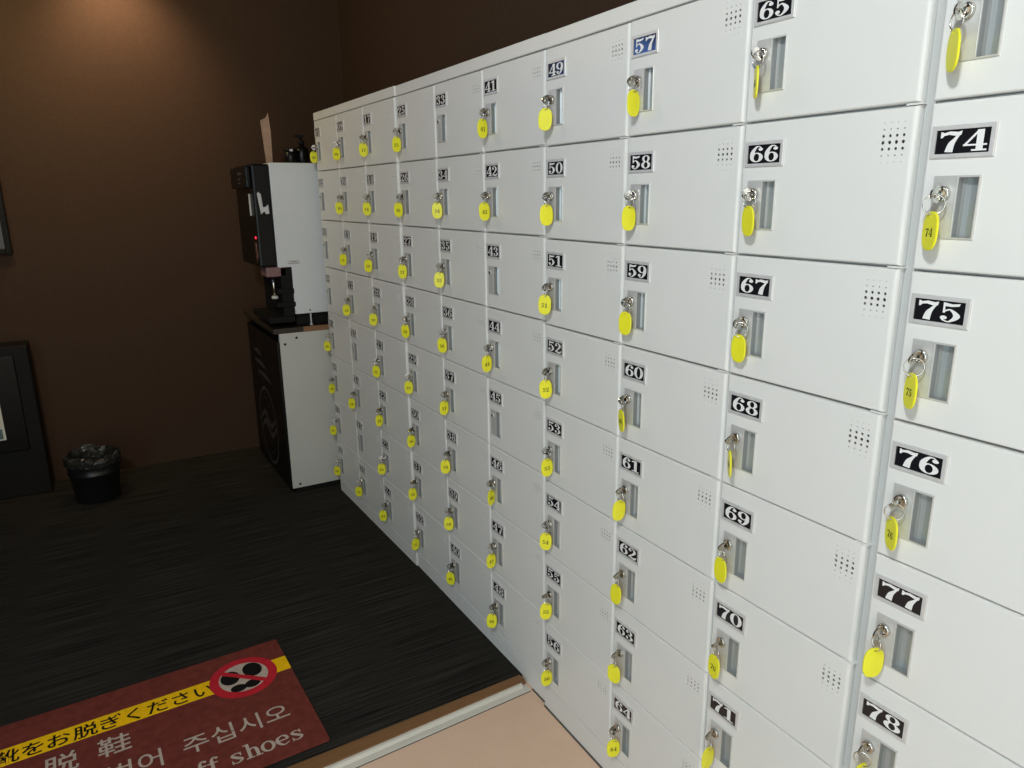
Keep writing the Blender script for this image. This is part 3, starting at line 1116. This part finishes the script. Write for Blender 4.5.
# small rating label and screws on the side
mb.box(dx1 - dx0, dx1 - dx0 + .0006, 0.046, 0.100, 1.118 - DZ, 1.136 - DZ, 1)
mb.box(dx1 - dx0 + .0005, dx1 - dx0 + .0008, 0.062, 0.088, 1.129 - DZ, 1.131 - DZ, 2)
mb.box(dx1 - dx0 + .0005, dx1 - dx0 + .0008, 0.050, 0.096, 1.121 - DZ, 1.1225 - DZ, 2)
mb.lathe([(.004, 0), (.004, .001), (0, .0012)], (dx1 - dx0, 0.130, 0.902 - DZ), 10, 2, 'x', cap1=False)
mb.obj('housing', mac)
mb = MB('gloss_black')
dl(mb, dx0, dx1 + .001, -0.282, -0.2065, 1.110, 1.556, 0, 0.008)
mb.obj('front_panel', mac)
mb = MB('gloss_black', 'whiteplastic', 'faint')
dl(mb, dx0 + .02, dx1 - .02, -0.304, -0.2825, 1.455, 1.548, 0, 0.006)
dl(mb, dx1 - .20, dx1 - .12, -0.3052, -0.3040, 1.512, 1.524, 2)
dl(mb, dx1 - .20, dx1 - .15, -0.3052, -0.3040, 1.490, 1.498, 2)
dl(mb, dx1 - .20, dx1 - .15, -0.3052, -0.3040, 1.473, 1.480, 2)
mb.obj('control_panel', mac)
mb = MB('whiteplastic')
dl(mb, dx1 - .075, dx1 - .066, -0.290, -0.2825, 1.335, 1.430, 0, 0.002)
mb.obj('handle', mac)
mb = MB('whiteplastic')     # pale clip on the side of the black front
mb.prism([(-0.268 + .206, 1.430 - DZ), (-0.262 + .206, 1.438 - DZ), (-0.252 + .206, 1.428 - DZ), (-0.247 + .206, 1.372 - DZ), (-0.236 + .206, 1.374 - DZ), (-0.224 + .206, 1.384 - DZ), (-0.222 + .206, 1.345 - DZ),
          (-0.236 + .206, 1.342 - DZ), (-0.243 + .206, 1.354 - DZ), (-0.258 + .206, 1.342 - DZ)], 'x', dx1 + .001 - dx0, dx1 + .004 - dx0, 0, 0.0006)
mb.obj('latch', mac)
mb = MB('ledred')
mb.lathe([(.006, 0), (.006, -.003), (.004, -.005), (0, -.0055)], (dx1 - dx0 - .030, -0.0762, 1.240 - DZ), 14, 0, 'y', cap1=False)
mb.obj('indicator_light', mac)
mb = MB('copper')
mb.prism([(-.060 + dx1 - dx0, 1.218 - DZ), (-.028 + dx1 - dx0, 1.218 - DZ), (-.016 + dx1 - dx0, 1.150 - DZ), (-.040 + dx1 - dx0, 1.130 - DZ)], 'y', -0.0762, -0.0802, 0, 0.001)
mb.obj('coin_slot', mac)
mb = MB('machine_bay')
dl(mb, dx0 + .02, dx1 - .004, -0.196, -0.145, 0.880, 1.1045, 0, 0.002)
dl(mb, dx1 - .14, dx1 + .003, -0.215, -0.142, 0.985, 1.008, 0, 0.002)
dl(mb, dx1 - .16, dx1 + .006, -0.222, -0.140, 0.925, 0.946, 0, 0.002)
mb.obj('dispensing_bay', mac)
mb = MB('pink')
dl(mb, dx1 - .12, dx1 - .004, -0.258, -0.168, 1.064, 1.1085, 0, 0.005)
mb.obj('nozzle', mac)
mb = MB('chrome', 'whiteplastic')
mb.tube([(dx1 - dx0 - .030, -0.020, 1.064 - DZ), (dx1 - dx0 - .030, -0.018, 0.975 - DZ)], 0.006, 12)
mb.lathe([(.014, 0), (.016, -.012), (0.009, -.014)], (dx1 - dx0 - .030, -0.018, 0.976 - DZ), 16, 1)
mb.obj('spout', mac)
mb = MB('machine_bay')
dl(mb, dx0 + .03, dx1 - .002, -0.262, -0.1455, 0.852, 0.879, 0, 0.003)
mb.obj('drip_tray', mac)
mb = MB('matt_black')
dl(mb, dx0 + .04, dx1 - .05, -0.130, 0.33, 0.829, 0.8865)
mb.obj('base', mac)
for fx_, fy_ in ((dx1 - .018, -0.070), (dx1 - .018, 0.30), (dx0 + .03, -0.07), (dx0 + .03, 0.30)):
    mb = MB('whiteplastic')
    mb.lathe([(.008, 0.0), (.008, .006), (.004, .008), (.004, .0595)], (fx_ - dx0, fy_ + .206, 0.0001), 12)
    mb.obj('foot', mac)

# things on top of the machine
mb = MB('cardbrown')
mb.prism([(-0.183, 1.5625), (-0.155, 1.5625), (-0.152, 1.700), (-0.157, 1.782), (-0.168, 1.762), (-0.193, 1.748)], 'x', -2.05, -2.046)
mb.prism([(-0.183, 1.5625), (-0.155, 1.5625), (-0.155, 1.5655), (-0.183, 1.5655)], 'x', -2.09, -2.046)
o = mb.obj('card_sign')
tag(o, 'tall brown card strip with a ragged top, standing upright on the drink machine', 'card')
bot = thing('bottle', 'black bottle with a pump head on the drink machine, beside the lockers', 'bottle', (-2.06, -0.015, 1.5625))
mb = MB('gloss_black')
mb.lathe([(.030, 0), (.032, .004), (.032, .060), (.026, .074), (.012, .082), (.012, .090)], (0, 0, 0), 24)
mb.obj('bottle_body', bot)
mb = MB('matt_black', 'whiteplastic')
mb.lathe([(.015, .0895), (.015, .104), (.006, .106), (.006, .120)], (0, 0, 0), 18)
mb.box(-0.010, 0.010, -0.030, 0.012, 0.119, 0.130, 0, 0.003)
mb.obj('pump_head', bot)
tub = thing('tub', 'small black round tub with a painted lid highlight on the drink machine', 'tub', (-2.03, -0.075, 1.5625))
mb = MB('gloss_black')
mb.lathe([(.026, 0), (.028, .003), (.029, .050), (.027, .052)], (0, 0, 0), 24)
mb.obj('tub_body', tub)
mb = MB('gloss_black', 'whiteplastic')
mb.lathe([(.0305, .0522), (.0305, .064), (.028, .067), (0, .068)], (0, 0, 0), 24, cap1=False)
mb.box(0.022, 0.0312, -0.010, 0.004, 0.0535, 0.0635, 1, 0.001)  # white patch painting a highlight on the lid
mb.obj('lid', tub)

# ------------------------------------------------------------------ waste bin with a liner bag
bn = thing('waste_bin', 'small black waste bin with a crumpled clear liner, against the brown wall', 'bin', (-2.36, -1.05, 0.012))
mb = MB('bin')
mb.lathe([(.088, 0.0), (.092, .004), (.108, .135), (.113, .138), (.113, .148), (.110, .152), (.114, .195), (.118, .200), (.118, .208), (.112, .208), (.105, .150), (.088, .012), (0, .012)], (0, 0, 0), 40, cap1=False)
mb.obj('bin_body', bn)
mb = MB('bag')
rb = random.Random(3)
n = 48
rings = []
ph = [rb.uniform(0, 6.28) for _ in range(6)]
for r, z, amp in ((.1205, .186, .003), (.1215, .196, .004), (.123, .210, .005), (.119, .226, .012), (.111, .232, .014), (.106, .205, .006), (.100, .150, .005), (.090, .05, .004)):
    ring = []
    for k in range(n):
        a = 2 * PI * k / n
        w = math.sin(5 * a + ph[0]) + math.sin(9 * a + ph[1]) * .8 + math.sin(14 * a + ph[2]) * .7 + rb.uniform(-.5, .5)
        ring.append(mb.bm.verts.new(((r + amp * .22 * w) * math.cos(a), (r + amp * .22 * w) * math.sin(a), z + amp * .55 * (math.sin(3 * a + ph[3]) + .6 * math.sin(7 * a + ph[4]) + rb.uniform(-.4, .4)))))
    rings.append(ring)
for A, B in zip(rings[:-1], rings[1:]):
    for k in range(n):
        mb.bm.faces.new((A[k], A[(k + 1) % n], B[(k + 1) % n], B[k]))
mb.obj('liner_bag', bn)

# ------------------------------------------------------------------ things at the photo's left edge, on and against the back wall
wb = thing('wall_board', 'dark-framed grey board hanging on the brown wall', 'board', (-2.7195, -1.70, 1.17))
mb = MB('matt_black')
x0, x1, y0, y1, z0, z1, f = 0.0, 0.045, -0.46, 0.455, 0.0, 0.66, 0.024
mb.box(x0, x1, y0, y0 + f, z0, z1, 0, 0.003)
mb.box(x0, x1, y1 - f, y1, z0, z1, 0, 0.003)
mb.box(x0, x1, y0 + f, y1 - f, z0, z0 + f, 0, 0.003)
mb.box(x0, x1, y0 + f, y1 - f, z1 - f, z1, 0, 0.003)
mb.obj('frame', wb)
mb = MB('boardgrey')
mb.box(0.002, 0.030, y0 + f, y1 - f, z0 + f, z1 - f)
mb.obj('face', wb)
st = thing('display_stand', 'low black display stand holding a white poster, against the brown wall', 'stand', (-2.7195, -1.70, 0.012))
mb = MB('matt_black')
mb.box(0.0, 0.155, -0.45, 0.455, 0.0, 0.740, 0, 0.006)
mb.obj('stand_body', st)
mb = MB('gloss_black')
mb.box(0.155, 0.168, -0.40, 0.395, 0.235, 0.700, 0, 0.004)
mb.obj('poster_frame', st)
mb = MB('posterwhite', 'posterteal')
mb.box(0.1681, 0.1695, -0.33, 0.310, 0.300, 0.640, 0)
mb.box(0.1694, 0.1700, -0.32, 0.300, 0.306, 0.355, 1)
mb.obj('poster', st)

assumed_tv = thing('television', 'assumed television with a blue-lit screen high on the brown wall, out past the frame', 'television', (-2.7195, -2.24, 1.95))  # assumed glowing screen, placed for the blue reflection in the number plates
mb = MB('matt_black')
mb.box(0.0, 0.02, -0.10, 0.10, 0.12, 0.34, 0, 0.003)
mb.box(0.02, 0.065, -0.415, 0.415, 0.0, 0.47, 0, 0.006)
mb.obj('tv_body', assumed_tv)
mb = MB('screen')
mb.box(0.0651, 0.0665, -0.400, 0.400, 0.018, 0.455)
mb.obj('screen', assumed_tv)

# every lettering or number mesh keeps flat shading; smooth the round ones that asked for it
bpy.context.view_layer.update()
